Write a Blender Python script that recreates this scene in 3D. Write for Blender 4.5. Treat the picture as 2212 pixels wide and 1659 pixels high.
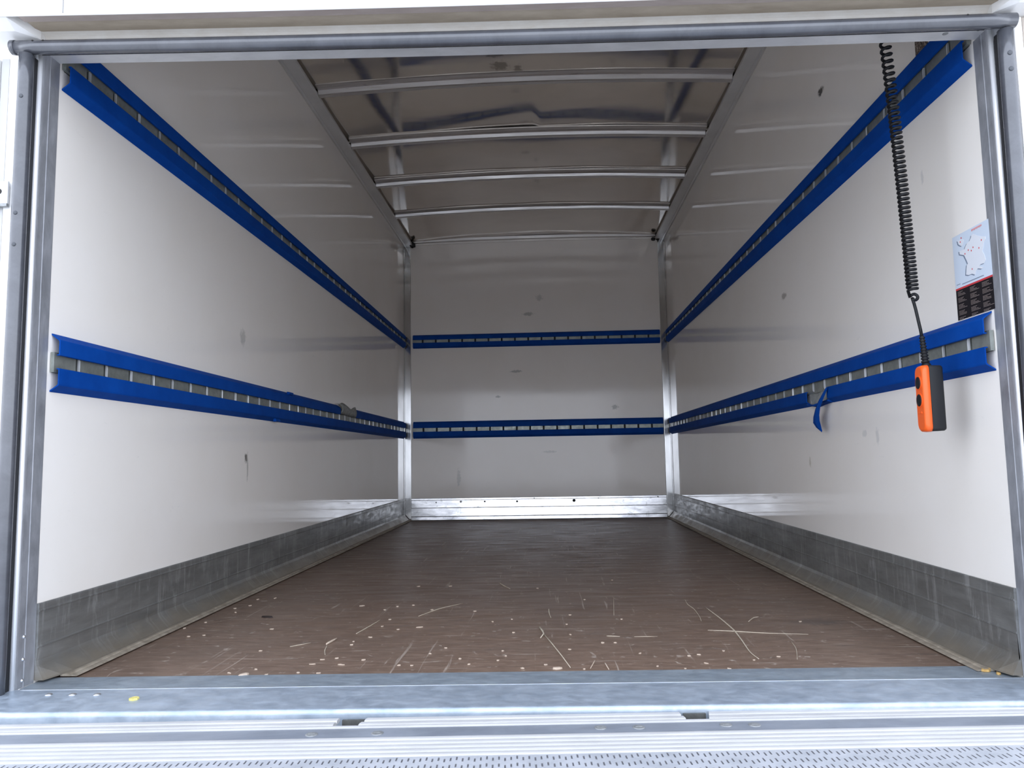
import bpy, math, random
from mathutils import Vector, Matrix

# ------------------------------------------------------------------ camera, sky, exposure
sc = bpy.context.scene
C = sc.collection
for o in list(bpy.data.objects):
    bpy.data.objects.remove(o)

cam_d = bpy.data.cameras.new('camera')
cam = bpy.data.objects.new('camera', cam_d)
C.objects.link(cam)
CAM = Vector((0.0765, -1.6337, 0.4709))
YAW, PITCH, ROLL, FPX = -0.0441, 0.0976, -0.0166, 1644.9
fw = Vector((math.sin(YAW) * math.cos(PITCH), math.cos(YAW) * math.cos(PITCH), math.sin(PITCH)))
rt = fw.cross(Vector((0, 0, 1))).normalized()
up = rt.cross(fw)
r2 = math.cos(ROLL) * rt + math.sin(ROLL) * up
u2 = -math.sin(ROLL) * rt + math.cos(ROLL) * up
cam.matrix_world = Matrix(((r2.x, u2.x, -fw.x, CAM.x), (r2.y, u2.y, -fw.y, CAM.y), (r2.z, u2.z, -fw.z, CAM.z), (0, 0, 0, 1)))
cam_d.sensor_fit = 'HORIZONTAL'
cam_d.sensor_width = 36.0
cam_d.lens = FPX / 2212 * 36.0
cam_d.clip_start = 0.02
sc.camera = cam

# hazy overcast daylight: a little brighter toward the horizon than overhead
SKY_STRENGTH = 1.0
w = bpy.data.worlds.new('overcast_sky')
sc.world = w
w.use_nodes = True
wn, wl = w.node_tree.nodes, w.node_tree.links
wn.clear()
tc = wn.new('ShaderNodeTexCoord')
sep = wn.new('ShaderNodeSeparateXYZ')
wl.new(tc.outputs['Generated'], sep.inputs[0])
mr = wn.new('ShaderNodeMapRange')
mr.inputs['From Min'].default_value = 0.0
mr.inputs['From Max'].default_value = 1.0
wl.new(sep.outputs['Z'], mr.inputs['Value'])
ramp = wn.new('ShaderNodeValToRGB')
ramp.color_ramp.elements[0].color = (1.09, 1.17, 1.33, 1)
ramp.color_ramp.elements[1].color = (0.84, 0.93, 1.12, 1)
wl.new(mr.outputs[0], ramp.inputs[0])
bg = wn.new('ShaderNodeBackground')
bg.inputs['Strength'].default_value = SKY_STRENGTH
wl.new(ramp.outputs[0], bg.inputs[0])
wo = wn.new('ShaderNodeOutputWorld')
wl.new(bg.outputs[0], wo.inputs[0])

sc.view_settings.view_transform = 'Standard'
sc.view_settings.look = 'None'
sc.view_settings.gamma = 1.0
sc.view_settings.use_curve_mapping = False
sc.view_settings.exposure = 1.44
sc.cycles.max_bounces = 20
sc.cycles.diffuse_bounces = 16
sc.cycles.glossy_bounces = 8

# ------------------------------------------------------------------ helpers
random.seed(7)


def link(o):
    C.objects.link(o)
    return o


def obj(name, verts, faces, mat=None, parent=None, smooth=False):
    me = bpy.data.meshes.new(name)
    me.from_pydata([tuple(v) for v in verts], [], faces)
    me.validate()
    if mat:
        me.materials.append(mat)
    if smooth:
        me.polygons.foreach_set('use_smooth', [True] * len(me.polygons))
    o = bpy.data.objects.new(name, me)
    link(o)
    if parent:
        o.parent = parent
    return o


def thing(name, label, cat, loc=(0, 0, 0), rotz=0.0, group=None):
    o = bpy.data.objects.new(name, None)
    link(o)
    o.empty_display_size = 0.05
    o.location = loc
    o.rotation_euler = (0, 0, rotz)
    return tag(o, label, cat, group)


def tag(o, label=None, cat=None, group=None, kind=None):
    if label: o['label'] = label
    if cat: o['category'] = cat
    if group: o['group'] = group
    if kind: o['kind'] = kind
    return o


class MB:
    """collects shapes into one mesh"""
    def __init__(s):
        s.v, s.f, s.sm = [], [], []

    def add(s, v, f, smooth=False):
        n = len(s.v)
        s.v += [Vector(q) for q in v]
        s.f += [tuple(i + n for i in q) for q in f]
        s.sm += [smooth] * len(f)

    def box(s, x0, x1, y0, y1, z0, z1):
        v = [(x0, y0, z0), (x1, y0, z0), (x1, y1, z0), (x0, y1, z0), (x0, y0, z1), (x1, y0, z1), (x1, y1, z1), (x0, y1, z1)]
        s.add(v, [(0, 3, 2, 1), (4, 5, 6, 7), (0, 1, 5, 4), (1, 2, 6, 5), (2, 3, 7, 6), (3, 0, 4, 7)])

    def loft(s, rings, cap=True, smooth=False):
        """rings: list of closed point lists"""
        n = len(rings[0])
        v = [p for r in rings for p in r]
        f = []
        for k in range(len(rings) - 1):
            for i in range(n):
                j = (i + 1) % n
                f.append((k * n + i, k * n + j, (k + 1) * n + j, (k + 1) * n + i))
        base = len(s.v)
        s.add(v, f, smooth)
        if cap:
            s.f.append(tuple(base + i for i in range(n))[::-1])
            s.f.append(tuple(base + (len(rings) - 1) * n + i for i in range(n)))
            s.sm += [False, False]

    def tube(s, pts, rad, n=10, cap=True):
        pts = [Vector(p) for p in pts]
        rings = []
        prev = None
        for i, p in enumerate(pts):
            a = pts[max(i - 1, 0)]
            b = pts[min(i + 1, len(pts) - 1)]
            t = (b - a).normalized()
            if prev is None:
                ref = Vector((0, 0, 1)) if abs(t.z) < 0.9 else Vector((1, 0, 0))
                nn = t.cross(ref).normalized()
            else:
                nn = (prev - t * prev.dot(t)).normalized()
            prev = nn
            bb = t.cross(nn)
            r = rad[i] if isinstance(rad, (list, tuple)) else rad
            rings.append([p + r * (math.cos(2 * math.pi * k / n) * nn + math.sin(2 * math.pi * k / n) * bb) for k in range(n)])
        s.loft(rings, cap, True)

    def disc(s, c, axis, r, h, n=14, dome=0.0):
        """short cylinder standing on c along axis"""
        a = Vector(axis).normalized()
        ref = Vector((0, 0, 1)) if abs(a.z) < 0.9 else Vector((1, 0, 0))
        u = a.cross(ref).normalized()
        v = a.cross(u)
        c = Vector(c)
        ring = lambda rr, hh: [c + a * hh + rr * (math.cos(2 * math.pi * k / n) * u + math.sin(2 * math.pi * k / n) * v) for k in range(n)]
        rings = [ring(r, 0), ring(r, h)]
        if dome:
            rings += [ring(r * 0.75, h + dome * 0.6), ring(r * 0.35, h + dome)]
        s.loft(rings, True, bool(dome))

    def build(s, name, mat=None, parent=None):
        o = obj(name, s.v, s.f, mat, parent)
        if any(s.sm) and len(o.data.polygons) == len(s.sm):
            o.data.polygons.foreach_set('use_smooth', s.sm)
        # consistent outward normals
        import bmesh
        bm = bmesh.new()
        bm.from_mesh(o.data)
        bmesh.ops.recalc_face_normals(bm, faces=bm.faces)
        bm.to_mesh(o.data)
        bm.free()
        return o


def bevel(o, wdt=0.001, seg=2):
    m = o.modifiers.new('edge', 'BEVEL')
    m.width = wdt
    m.segments = seg
    m.limit_method = 'ANGLE'
    m.angle_limit = math.radians(40)
    return o


# ------------------------------------------------------------------ materials
def material(name, color, rough=0.5, metal=0.0, spec=0.5):
    m = bpy.data.materials.new(name)
    m.use_nodes = True
    b = m.node_tree.nodes['Principled BSDF']
    b.inputs['Base Color'].default_value = (*color, 1)
    b.inputs['Roughness'].default_value = rough
    b.inputs['Metallic'].default_value = metal
    b.inputs['Specular IOR Level'].default_value = spec
    return m


class NT:
    def __init__(s, m):
        s.m = m
        s.t = m.node_tree
        s.b = s.t.nodes['Principled BSDF']
        s.co = s.t.nodes.new('ShaderNodeTexCoord')

    def mapping(s, scale=(1, 1, 1), loc=(0, 0, 0)):
        mp = s.t.nodes.new('ShaderNodeMapping')
        mp.inputs['Scale'].default_value = scale
        mp.inputs['Location'].default_value = loc
        s.t.links.new(s.co.outputs['Object'], mp.inputs[0])
        return mp.outputs[0]

    def noise(s, scale=(1, 1, 1), size=1.0, detail=4, rough=0.55, dist=0.0, loc=(0, 0, 0)):
        n = s.t.nodes.new('ShaderNodeTexNoise')
        n.inputs['Scale'].default_value = size
        n.inputs['Detail'].default_value = detail
        n.inputs['Roughness'].default_value = rough
        n.inputs['Distortion'].default_value = dist
        s.t.links.new(s.mapping(scale, loc), n.inputs['Vector'])
        return n.outputs[0]

    def ramp(s, v, stops):
        r = s.t.nodes.new('ShaderNodeValToRGB')
        e = r.color_ramp.elements
        while len(e) < len(stops):
            e.new(0.5)
        for k, (p, c) in enumerate(stops):
            e[k].position = p
            e[k].color = (*c, 1) if not isinstance(c, (int, float)) else (c, c, c, 1)
        s.t.links.new(v, r.inputs[0])
        return r.outputs[0]

    def mix(s, fac, a, b, mode='MIX'):
        n = s.t.nodes.new('ShaderNodeMix')
        n.data_type = 'RGBA'
        n.blend_type = mode
        for sock, val in ((n.inputs[0], fac), (n.inputs[6], a), (n.inputs[7], b)):
            if isinstance(val, (int, float)):
                sock.default_value = val
            elif isinstance(val, tuple):
                sock.default_value = (*val, 1)
            else:
                s.t.links.new(val, sock)
        return n.outputs[2]

    def math(s, op, a, b=0.0):
        n = s.t.nodes.new('ShaderNodeMath')
        n.operation = op
        for k, val in enumerate((a, b)):
            if isinstance(val, (int, float)):
                n.inputs[k].default_value = val
            else:
                s.t.links.new(val, n.inputs[k])
        return n.outputs[0]

    def spot(s, c, r):
        """soft mask (1 inside) of an ellipsoid at c with radii r, its edge broken by noise"""
        mp = s.t.nodes.new('ShaderNodeMapping')
        mp.vector_type = 'POINT'
        mp.inputs['Scale'].default_value = (1 / r[0], 1 / r[1], 1 / r[2])
        mp.inputs['Location'].default_value = (-c[0] / r[0], -c[1] / r[1], -c[2] / r[2])
        s.t.links.new(s.co.outputs['Object'], mp.inputs[0])
        ln = s.t.nodes.new('ShaderNodeVectorMath')
        ln.operation = 'LENGTH'
        s.t.links.new(mp.outputs[0], ln.inputs[0])
        d = s.math('ADD', ln.outputs['Value'], s.math('MULTIPLY', s.math('SUBTRACT', s.noise(size=60, detail=3), 0.5), 1.6))
        return s.ramp(d, [(0.55, 1.0), (1.0, 0.0)])

    def color(s, v):
        s.t.links.new(v, s.b.inputs['Base Color'])

    def rough(s, v):
        s.t.links.new(v, s.b.inputs['Roughness'])

    def bump(s, v, strength=0.2, dist=0.002):
        n = s.t.nodes.new('ShaderNodeBump')
        n.inputs['Strength'].default_value = strength
        n.inputs['Distance'].default_value = dist
        s.t.links.new(v, n.inputs['Height'])
        s.t.links.new(n.outputs[0], s.b.inputs['Normal'])


def mottled(name, c1, c2, rough=0.4, metal=0.7, size=12, scale=(1, 1, 1), bump=0.05, spec=0.5, rvar=0.12):
    m = material(name, c1, rough, metal, spec)
    n = NT(m)
    v = n.noise(scale, size, 6, 0.65, 0.4)
    n.color(n.ramp(v, [(0.32, c1), (0.68, c2)]))
    n.rough(n.ramp(n.noise(scale, size * 2.3, 4, loc=(3, 1, 7)), [(0.3, max(rough - rvar, 0.05)), (0.7, rough + rvar)]))
    if bump:
        n.bump(v, bump, 0.001)
    return m


def gelcoat(name, base, spots, rough=0.05):
    m = material(name, base, rough, 0.0, 0.5)
    n = NT(m)
    col = n.mix(n.ramp(n.noise(size=2.2, detail=5, rough=0.6), [(0.35, 0.0), (0.75, 1.0)]), base, tuple(c * k for c, k in zip(base, (0.965, 0.955, 0.935))))
    # small scuffs
    sc_ = n.ramp(n.noise((6, 6, 22), 3.0, 6, 0.7, 0.8, loc=(2.1, 5, 1)), [(0.655, 0.0), (0.74, 0.5)])
    col = n.mix(sc_, col, tuple(c * 0.82 for c in base))
    for (c, r, cc, k) in spots:
        col = n.mix(n.math('MULTIPLY', n.spot(c, r), k), col, cc)
    n.color(col)
    n.rough(n.ramp(n.noise(size=5, detail=4, loc=(9, 2, 4)), [(0.3, rough - 0.02), (0.75, rough + 0.04)]))
    n.bump(n.noise(size=1.4, detail=2), 0.05, 0.01)
    return m


GREYW = (0.935, 0.89, 0.83)
M_wall_left = gelcoat('white_gelcoat_left', GREYW, [
    ((-1.05, 1.136, 0.94), (0.1, 0.03, 0.035), (0.62, 0.60, 0.55), 0.8),
    ((-1.05, 1.183, 0.49), (0.1, 0.016, 0.022), (0.12, 0.11, 0.09), 0.9),
    ((-1.05, 1.20, 0.455), (0.1, 0.008, 0.06), (0.45, 0.43, 0.38), 0.7)])
M_wall_right = gelcoat('white_gelcoat_right', GREYW, [
    ((1.05, 0.94, 1.72), (0.1, 0.03, 0.016), (0.06, 0.06, 0.06), 0.95),
    ((1.05, 1.455, 1.108), (0.1, 0.035, 0.016), (0.40, 0.36, 0.32), 0.8),
    ((1.05, 0.66, 0.52), (0.1, 0.012, 0.035), (0.60, 0.59, 0.57), 0.5),
    ((1.05, 0.75, 0.53), (0.1, 0.02, 0.012), (0.62, 0.61, 0.58), 0.5),
    ((1.05, 0.30, 1.17), (0.1, 0.008, 0.02), (0.58, 0.57, 0.56), 0.5),
    ((1.05, 1.25, 0.44), (0.1, 0.012, 0.02), (0.60, 0.55, 0.45), 0.7)])
M_wall_back = gelcoat('white_gelcoat_back', (0.94, 0.885, 0.825), [
    ((-0.05, 4.4, 1.62), (0.05, 0.2, 0.018), (0.50, 0.48, 0.44), 0.8),
    ((0.04, 4.4, 1.75), (0.03, 0.2, 0.03), (0.62, 0.60, 0.55), 0.7),
    ((0.62, 4.4, 0.86), (0.03, 0.2, 0.02), (0.30, 0.28, 0.24), 0.8),
    ((-0.15, 4.4, 1.16), (0.05, 0.2, 0.012), (0.48, 0.47, 0.44), 0.8),
    ((-0.30, 4.4, 0.96), (0.02, 0.2, 0.012), (0.40, 0.38, 0.34), 0.8),
    ((-0.62, 4.4, 0.33), (0.02, 0.2, 0.07), (0.62, 0.61, 0.57), 0.7),
    ((0.1, 4.4, 0.52), (0.06, 0.2, 0.01), (0.62, 0.60, 0.56), 0.7)], 0.08)

M_ceiling = material('dull_aluminium_roof', (0.42, 0.40, 0.375), 0.2, 0.85)
_n = NT(M_ceiling)
_c = _n.ramp(_n.noise((0.7, 1, 1), 3.0, 6, 0.6, 0.6), [(0.3, (0.54, 0.485, 0.42)), (0.7, (0.64, 0.58, 0.51))])
for (_p, _r) in (((-0.10, 1.68, 2.26), (0.045, 0.05, 0.2)), ((-0.02, 1.72, 2.26), (0.02, 0.06, 0.2)), ((0.02, 1.55, 2.26), (0.06, 0.03, 0.2)), ((-0.12, 1.58, 2.26), (0.05, 0.025, 0.2))):
    _c = _n.mix(_n.math('MULTIPLY', _n.spot(_p, _r), 0.7), _c, (0.16, 0.14, 0.11))
_n.color(_c)
_n.rough(_n.ramp(_n.noise((0.6, 1, 1), 5, 5, 0.6, loc=(4, 4, 1)), [(0.3, 0.045), (0.75, 0.12)]))
_n.bump(_n.noise((0.8, 2.0, 1), 1.3, 3), 0.05, 0.02)

M_rib = mottled('brushed_aluminium_rib', (0.62, 0.59, 0.56), (0.74, 0.71, 0.68), 0.38, 0.85, 6, (0.3, 8, 8), 0.03)
M_trim = mottled('worn_aluminium_trim', (0.52, 0.52, 0.52), (0.68, 0.68, 0.68), 0.13, 0.92, 9, (1, 1, 0.3), 0.015, 0.5, 0.05)
M_edge_trim = mottled('grey_ceiling_trim', (0.60, 0.59, 0.57), (0.70, 0.69, 0.67), 0.4, 0.35, 9, (1, 0.4, 1), 0.02)
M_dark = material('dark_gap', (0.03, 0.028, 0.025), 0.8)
M_kick = material('dull_galvanised_kick_plate', (0.35, 0.35, 0.34), 0.45, 0.6)
_n = NT(M_kick)
_c = _n.ramp(_n.noise((1, 0.5, 3.0), 7, 6, 0.65, 0.4), [(0.3, (0.19, 0.19, 0.18)), (0.7, (0.32, 0.32, 0.305))])
_c = _n.mix(_n.ramp(_n.noise((1, 34, 5), 1.0, 5, 0.7, 0.6, loc=(1, 3, 2)), [(0.53, 0.0), (0.68, 0.6)]), _c, (0.52, 0.52, 0.51))
# road dust caked along the foot of the plate
_sp = _n.t.nodes.new('ShaderNodeSeparateXYZ')
_n.t.links.new(_n.co.outputs['Object'], _sp.inputs[0])
_dz = _n.math('ADD', _sp.outputs['Z'], _n.math('MULTIPLY', _n.math('SUBTRACT', _n.noise(size=14, detail=4), 0.5), 0.05))
_c = _n.mix(_n.ramp(_dz, [(0.012, 0.75), (0.055, 0.0)]), _c, (0.34, 0.29, 0.22))
_n.color(_c)
_n.rough(_n.ramp(_n.noise((1, 1, 4), 12, 4), [(0.3, 0.34), (0.7, 0.56)]))
M_kick_back = material('scratched_aluminium', (0.8, 0.8, 0.8), 0.22, 0.9)
_n = NT(M_kick_back)
_c = _n.ramp(_n.noise((3, 1, 12), 3.5, 7, 0.7, 0.3), [(0.30, (0.40, 0.40, 0.41)), (0.62, (0.74, 0.74, 0.75))])
_c = _n.mix(_n.ramp(_n.noise((1, 1, 1), 26, 5, 0.7, 0.6, loc=(4, 1, 2)), [(0.57, 0.0), (0.68, 0.75)]), _c, (0.30, 0.30, 0.29))
_n.color(_c)
_n.rough(_n.ramp(_n.noise((2, 1, 6), 9, 4), [(0.3, 0.08), (0.7, 0.22)]))
M_dirt_lip = mottled('dirty_floor_lip', (0.24, 0.20, 0.15), (0.44, 0.38, 0.30), 0.6, 0.2, 30, (1, 1, 1), 0.3)
M_jamb = mottled('grey_galvanised_jamb', (0.32, 0.33, 0.355), (0.52, 0.535, 0.57), 0.42, 0.55, 22, (1, 1, 0.4), 0.04)
M_bead = material('jamb_highlight_bead', (0.92, 0.93, 0.95), 0.28, 0.35)
M_soffit = mottled('light_galvanised_header', (0.62, 0.625, 0.63), (0.78, 0.785, 0.79), 0.42, 0.45, 14, (0.5, 1, 1), 0.04)
M_seal = mottled('weathered_grey_seal', (0.055, 0.058, 0.068), (0.085, 0.089, 0.102), 0.22, 0.0, 14, (1, 1, 1), 0.0, 1.0, 0.0)
M_knock = material('dark_knock_mark', (0.07, 0.075, 0.085), 0.5)
M_gap_shade = material('black_gap_shade', (0.012, 0.012, 0.014), 0.6)  # black that paints the dark gap between seal tube and jamb
M_rivet = material('bright_rivet', (0.75, 0.76, 0.78), 0.28, 0.9)
M_white = material('white_body_paint', (0.86, 0.85, 0.83), 0.35)
M_header = material('white_body_paint_with_dust', (0.84, 0.82, 0.78), 0.4)
_n = NT(M_header)
# mottled dust over the recess; soffit shade is painted in a separate film
_d = _n.noise((3, 8, 8), 6, 6, 0.7)
_n.color(_n.mix(_n.ramp(_d, [(0.35, 0.15), (0.7, 0.5)]), (0.86, 0.84, 0.80), (0.60, 0.52, 0.42)))
M_soffit_dust_shade = mottled('dusty_shaded_soffit', (0.345, 0.285, 0.215), (0.45, 0.38, 0.295), 0.6, 0.0, 14, (0.6, 2, 2), 0.05)  # dust and the shade of the overhang mixed into one beige
M_lip_dust_shade = mottled('dusty_shaded_lip_underside', (0.32, 0.265, 0.235), (0.41, 0.345, 0.31), 0.6, 0.0, 14, (0.6, 2, 2), 0.05)  # underside colour holds dust and painted shade together
M_channel = material('pale_grey_channel', (0.50, 0.50, 0.50), 0.5)
M_beige = material('beige_body_edge', (0.50, 0.44, 0.38), 0.5)
M_seam = material('grey_sealant', (0.35, 0.34, 0.33), 0.7)

M_blue = material('blue_carpeted_strip', (0.002, 0.054, 0.30), 0.6, 0.0, 0.08)
_n = NT(M_blue)
_n.color(_n.ramp(_n.noise((1, 1, 1), 14, 6, 0.6), [(0.3, (0.0015, 0.047, 0.265)), (0.7, (0.003, 0.064, 0.335))]))
_n.bump(_n.noise((1, 1, 1), 420, 2), 0.25, 0.001)
M_track = mottled('galvanised_track', (0.24, 0.26, 0.235), (0.37, 0.39, 0.36), 0.40, 0.55, 22, (1, 1, 1), 0.05)
M_slot_edge = material('daylit_slot_edge', (0.88, 0.89, 0.90), 0.35, 0.35)  # pale colour paints in the daylight these edges catch
M_backing = mottled('exposed_grey_backing', (0.22, 0.23, 0.22), (0.40, 0.41, 0.39), 0.7, 0.1, 40, (1, 1, 1), 0.4)

M_floor = material('brown_phenolic_plywood', (0.15, 0.11, 0.09), 0.38, 0.0, 0.5)
_n = NT(M_floor)
_g = _n.noise((9, 48, 1), 1.6, 9, 0.75, 0.5)
_c = _n.ramp(_g, [(0.32, (0.118, 0.072, 0.047)), (0.5, (0.190, 0.123, 0.086)), (0.68, (0.280, 0.192, 0.138))])
_c = _n.mix(_n.ramp(_n.noise((1, 1, 1), 1.8, 5, 0.6, loc=(3, 2, 0)), [(0.35, 0.0), (0.7, 0.55)]), _c, (0.140, 0.100, 0.078))
# fine pale scratches running mostly along and across the load bed
for (_sc, _lo, _th, _k) in (((60, 2.6, 1), (1, 4, 0), 0.64, 0.6), ((3.5, 55, 1), (7, 2, 0), 0.63, 0.6), ((34, 44, 1), (2, 9, 0), 0.63, 0.8), ((22, 14, 1), (8, 3, 0), 0.655, 0.6)):
    _s = _n.ramp(_n.noise(_sc, 1.0, 5, 0.6, 0.7, loc=_lo), [(_th, 0.0), (_th + 0.06, _k)])
    _c = _n.mix(_s, _c, (0.46, 0.385, 0.32))
_c = _n.mix(_n.ramp(_n.noise((2.0, 16, 1), 1.3, 5, 0.65, 0.8, loc=(5, 5, 0)), [(0.62, 0.0), (0.72, 0.6)]), _c, (0.065, 0.052, 0.046))
_c = _n.mix(_n.math('MULTIPLY', _n.spot((0.83, 0.60, 0), (0.09, 0.05, 0.1)), 0.5), _c, (0.06, 0.05, 0.048))
_n.color(_c)
_n.rough(_n.ramp(_n.noise((2, 9, 1), 2.5, 5, loc=(1, 7, 0)), [(0.3, 0.28), (0.7, 0.5)]))
_n.bump(_n.noise((10, 90, 1), 1.0, 4), 0.12, 0.001)

M_sill = mottled('bluish_galvanised_sill', (0.34, 0.40, 0.47), (0.52, 0.59, 0.67), 0.42, 0.55, 20, (0.8, 1.3, 1), 0.06)
M_sill_dark = mottled('dull_galvanised_sill', (0.28, 0.33, 0.38), (0.41, 0.47, 0.52), 0.45, 0.55, 22, (0.8, 1.3, 1), 0.06)
M_lift = mottled('pale_ribbed_aluminium', (0.44, 0.435, 0.43), (0.54, 0.535, 0.53), 0.5, 0.1, 16, (0.4, 2, 2), 0.03)
M_strip = mottled('blue_grey_steel_strip', (0.24, 0.265, 0.31), (0.35, 0.38, 0.43), 0.45, 0.4, 8, (0.6, 1.4, 1), 0.05)
M_tread = mottled('pale_grip_plate', (0.36, 0.375, 0.40), (0.48, 0.49, 0.515), 0.55, 0.1, 14, (1, 1, 1), 0.06)
M_slot = material('darker_grip_slot', (0.27, 0.27, 0.285), 0.8)  # slot pits coloured darker than the plate around them
M_bolt = mottled('grey_bolt_head', (0.26, 0.27, 0.27), (0.40, 0.41, 0.41), 0.5, 0.5, 90)
M_latch = mottled('shade_darkened_latch', (0.07, 0.07, 0.065), (0.13, 0.13, 0.12), 0.6, 0.3, 60)  # latch steel darkened to paint in the shade of the notch
M_ground = mottled('grey_yard_concrete', (0.46, 0.455, 0.44), (0.58, 0.57, 0.55), 0.9, 0.0, 2.5)
M_orange = material('orange_plastic', (0.92, 0.13, 0.018), 0.38, 0.0, 0.5)
M_black = material('black_plastic', (0.012, 0.0125, 0.014), 0.5, 0.0, 0.3)
M_cord = material('black_rubber_cord', (0.008, 0.008, 0.009), 0.5, 0.0, 0.3)
M_chip = mottled('pale_wood_chip', (0.48, 0.37, 0.28), (0.66, 0.55, 0.44), 0.8, 0.0, 60)
M_straw = mottled('dry_straw', (0.46, 0.39, 0.30), (0.62, 0.54, 0.42), 0.7, 0.0, 40)

# ------------------------------------------------------------------ setting: the load box
WX, YB, ZC = 1.05, 4.38, 2.2


def zh(x):                       # the rear header sags and leans a little
    return -0.0143 * x + 0.0053 * x * x


def struct(o):
    o['kind'] = 'structure'
    return o


b = MB(); b.box(-30, 30, -34, 30, -1.2, -1.0); struct(b.build('ground', M_ground))
b = MB(); b.box(-WX - 0.03, -WX, 0.029, YB + 0.03, -0.03, 2.32); struct(b.build('wall_left', M_wall_left))
b = MB(); b.box(WX, WX + 0.03, 0.029, YB + 0.03, -0.03, 2.32); struct(b.build('wall_right', M_wall_right))
b = MB(); b.box(-WX, WX, YB, YB + 0.03, -0.03, 2.32); struct(b.build('wall_back', M_wall_back))
b = MB(); b.box(-WX, WX, 0.032, 0.06, 1.455, 2.32); struct(b.build('wall_rear', M_wall_back))
b = MB()
b.add([(-WX, 0.1055, 0), (WX, 0.139, 0), (WX, YB, 0), (-WX, YB, 0), (-WX, 0.1055, -0.03), (WX, 0.139, -0.03), (WX, YB, -0.03), (-WX, YB, -0.03)],
      [(0, 1, 2, 3), (7, 6, 5, 4), (0, 4, 5, 1), (1, 5, 6, 2), (2, 6, 7, 3), (3, 7, 4, 0)])
b.v[0].y, b.v[4].y, b.v[1].y, b.v[5].y = 0.0772, 0.0772, 0.1328, 0.1328
struct(b.build('floor', M_floor))

# ceiling: arched roof sheets between hat-section bows
ceiling = bpy.data.objects.new('ceiling', None); link(ceiling); struct(ceiling)
RIBS = [0.57, 1.18, 1.79, 2.40, 3.02, 3.64]
XR = 0.955


def roof(x):
    return 2.230 + 0.029 * (1 - (x / 0.975) ** 2)


bays = [0.06] + RIBS + [YB]
for k in range(len(bays) - 1):
    y0, y1 = bays[k], bays[k + 1]
    NX, NY = (160 if k == 3 else 60), 12
    v, f = [], []
    rnd = random.Random(31 + k)
    ph = [rnd.uniform(0, 6.28) for _ in range(4)]
    for j in range(NY + 1):
        y = y0 + (y1 - y0) * j / NY
        t = j / NY
        for i in range(NX + 1):
            x = -1.0 + 2.0 * i / NX
            sag = -0.0035 * math.sin(math.pi * t)
            buck = 0.0012 * math.sin(5.1 * x + ph[0] + 2.0 * t) * math.sin(math.pi * t) + 0.0008 * math.sin(9.3 * x + ph[1])
            crease = 0.0
            if k == 3:           # dented sheet with a crease just right of its middle
                if x < 0.04:
                    q = min(max((x + 0.80) / 0.80, 0.0), 1.0)
                    slope = 0.0115 + 0.016 * q ** 1.6
                elif x < 0.075:
                    slope = 0.0275 - 0.0145 * (x - 0.04) / 0.035
                else:
                    slope = 0.0130 + 0.0035 * min((x - 0.075) / 0.5, 1.0)
                crease = slope * (t - 0.5)
            elif k == 4:
                crease = 0.016 * (t - 0.5)
            v.append((x, y, roof(x) + sag + buck + crease))
    for j in range(NY):
        for i in range(NX):
            a = j * (NX + 1) + i
            f.append((a, a + NX + 1, a + NX + 2, a + 1))
    n0 = len(v)
    v += [(p[0], p[1], p[2] + 0.01) for p in v[:n0]]
    f += [tuple(n0 + q for q in face[::-1]) for face in f[:]]
    obj('roof_panel', v, f, M_ceiling, ceiling, True)
b = MB(); b.box(-WX - 0.03, WX + 0.03, 0.0, YB + 0.03, 2.33, 2.36); b.build('roof_skin', M_white, ceiling)

RP = [(-0.055, 0.004), (-0.055, -0.003), (-0.048, -0.0045), (-0.022, -0.005), (-0.018, -0.0075), (-0.0125, -0.0075), (-0.010, -0.010), (-0.004, -0.0255), (0.001, -0.0275), (0.026, -0.0275), (0.031, -0.025), (0.037, -0.009), (0.041, -0.0065), (0.055, -0.0065), (0.055, 0.004)]
rib0 = None
for y in RIBS:
    if rib0 is None:
        b = MB()
        rings = []
        for i in range(33):
            x = -0.972 + 1.944 * i / 32
            rings.append([(x, p[0], roof(x) + p[1]) for p in RP])
        b.loft(rings)
        rib0 = b.build('roof_bow', M_rib, ceiling)
        rib0.location.y = y
    else:
        c = rib0.copy(); link(c); c.parent = ceiling; c.location.y = y

# trims along the top corners (flat ledge with a bead, shadow gap beside the roof)
for n, sx in ((1, -1), (2, 1)):
    prof = [(WX, 2.20), (WX - 0.012, 2.195), (WX - 0.02, 2.200), (WX - 0.024, 2.196), (WX - 0.074, 2.196), (WX - 0.076, 2.199), (WX - 0.076, 2.212), (WX - 0.070, 2.215), (WX, 2.25)]
    b = MB(); b.loft([[(sx * px, y, pz) for px, pz in prof] for y in (0.06, YB)])
    struct(b.build('trim_%d' % n, M_edge_trim))
# trim across the top of the back wall
prof = [(YB, 2.212), (YB - 0.005, 2.213), (YB - 0.006, 2.228), (YB - 0.028, 2.231), (YB - 0.032, 2.250), (YB - 0.036, 2.252), (YB - 0.060, 2.254), (YB - 0.064, 2.266), (YB - 0.068, 2.290), (YB, 2.290)]
b = MB(); b.loft([[(x, py, pz + 0.012 * (1 - (x / 1.0) ** 2) - 0.008) for py, pz in prof] for x in [-0.98 + 1.96 * i / 20 for i in range(21)]])
t3 = struct(b.build('trim_3', M_rib))
for sx in (-1, 1):
    b = MB()
    for q in range(7):
        b.disc((sx * (0.985 + random.uniform(-.03, .02)), YB - 0.03 + random.uniform(-.02, .015), 2.205 + random.uniform(-.015, .02)), (random.uniform(-.4, .4), -1, random.uniform(-.4, .4)), random.uniform(.008, .016), .012, 8, .006)
    b.build('corner_blobs', M_dark, t3)  # clusters of near-black blobs at both ends of the trim
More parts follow.
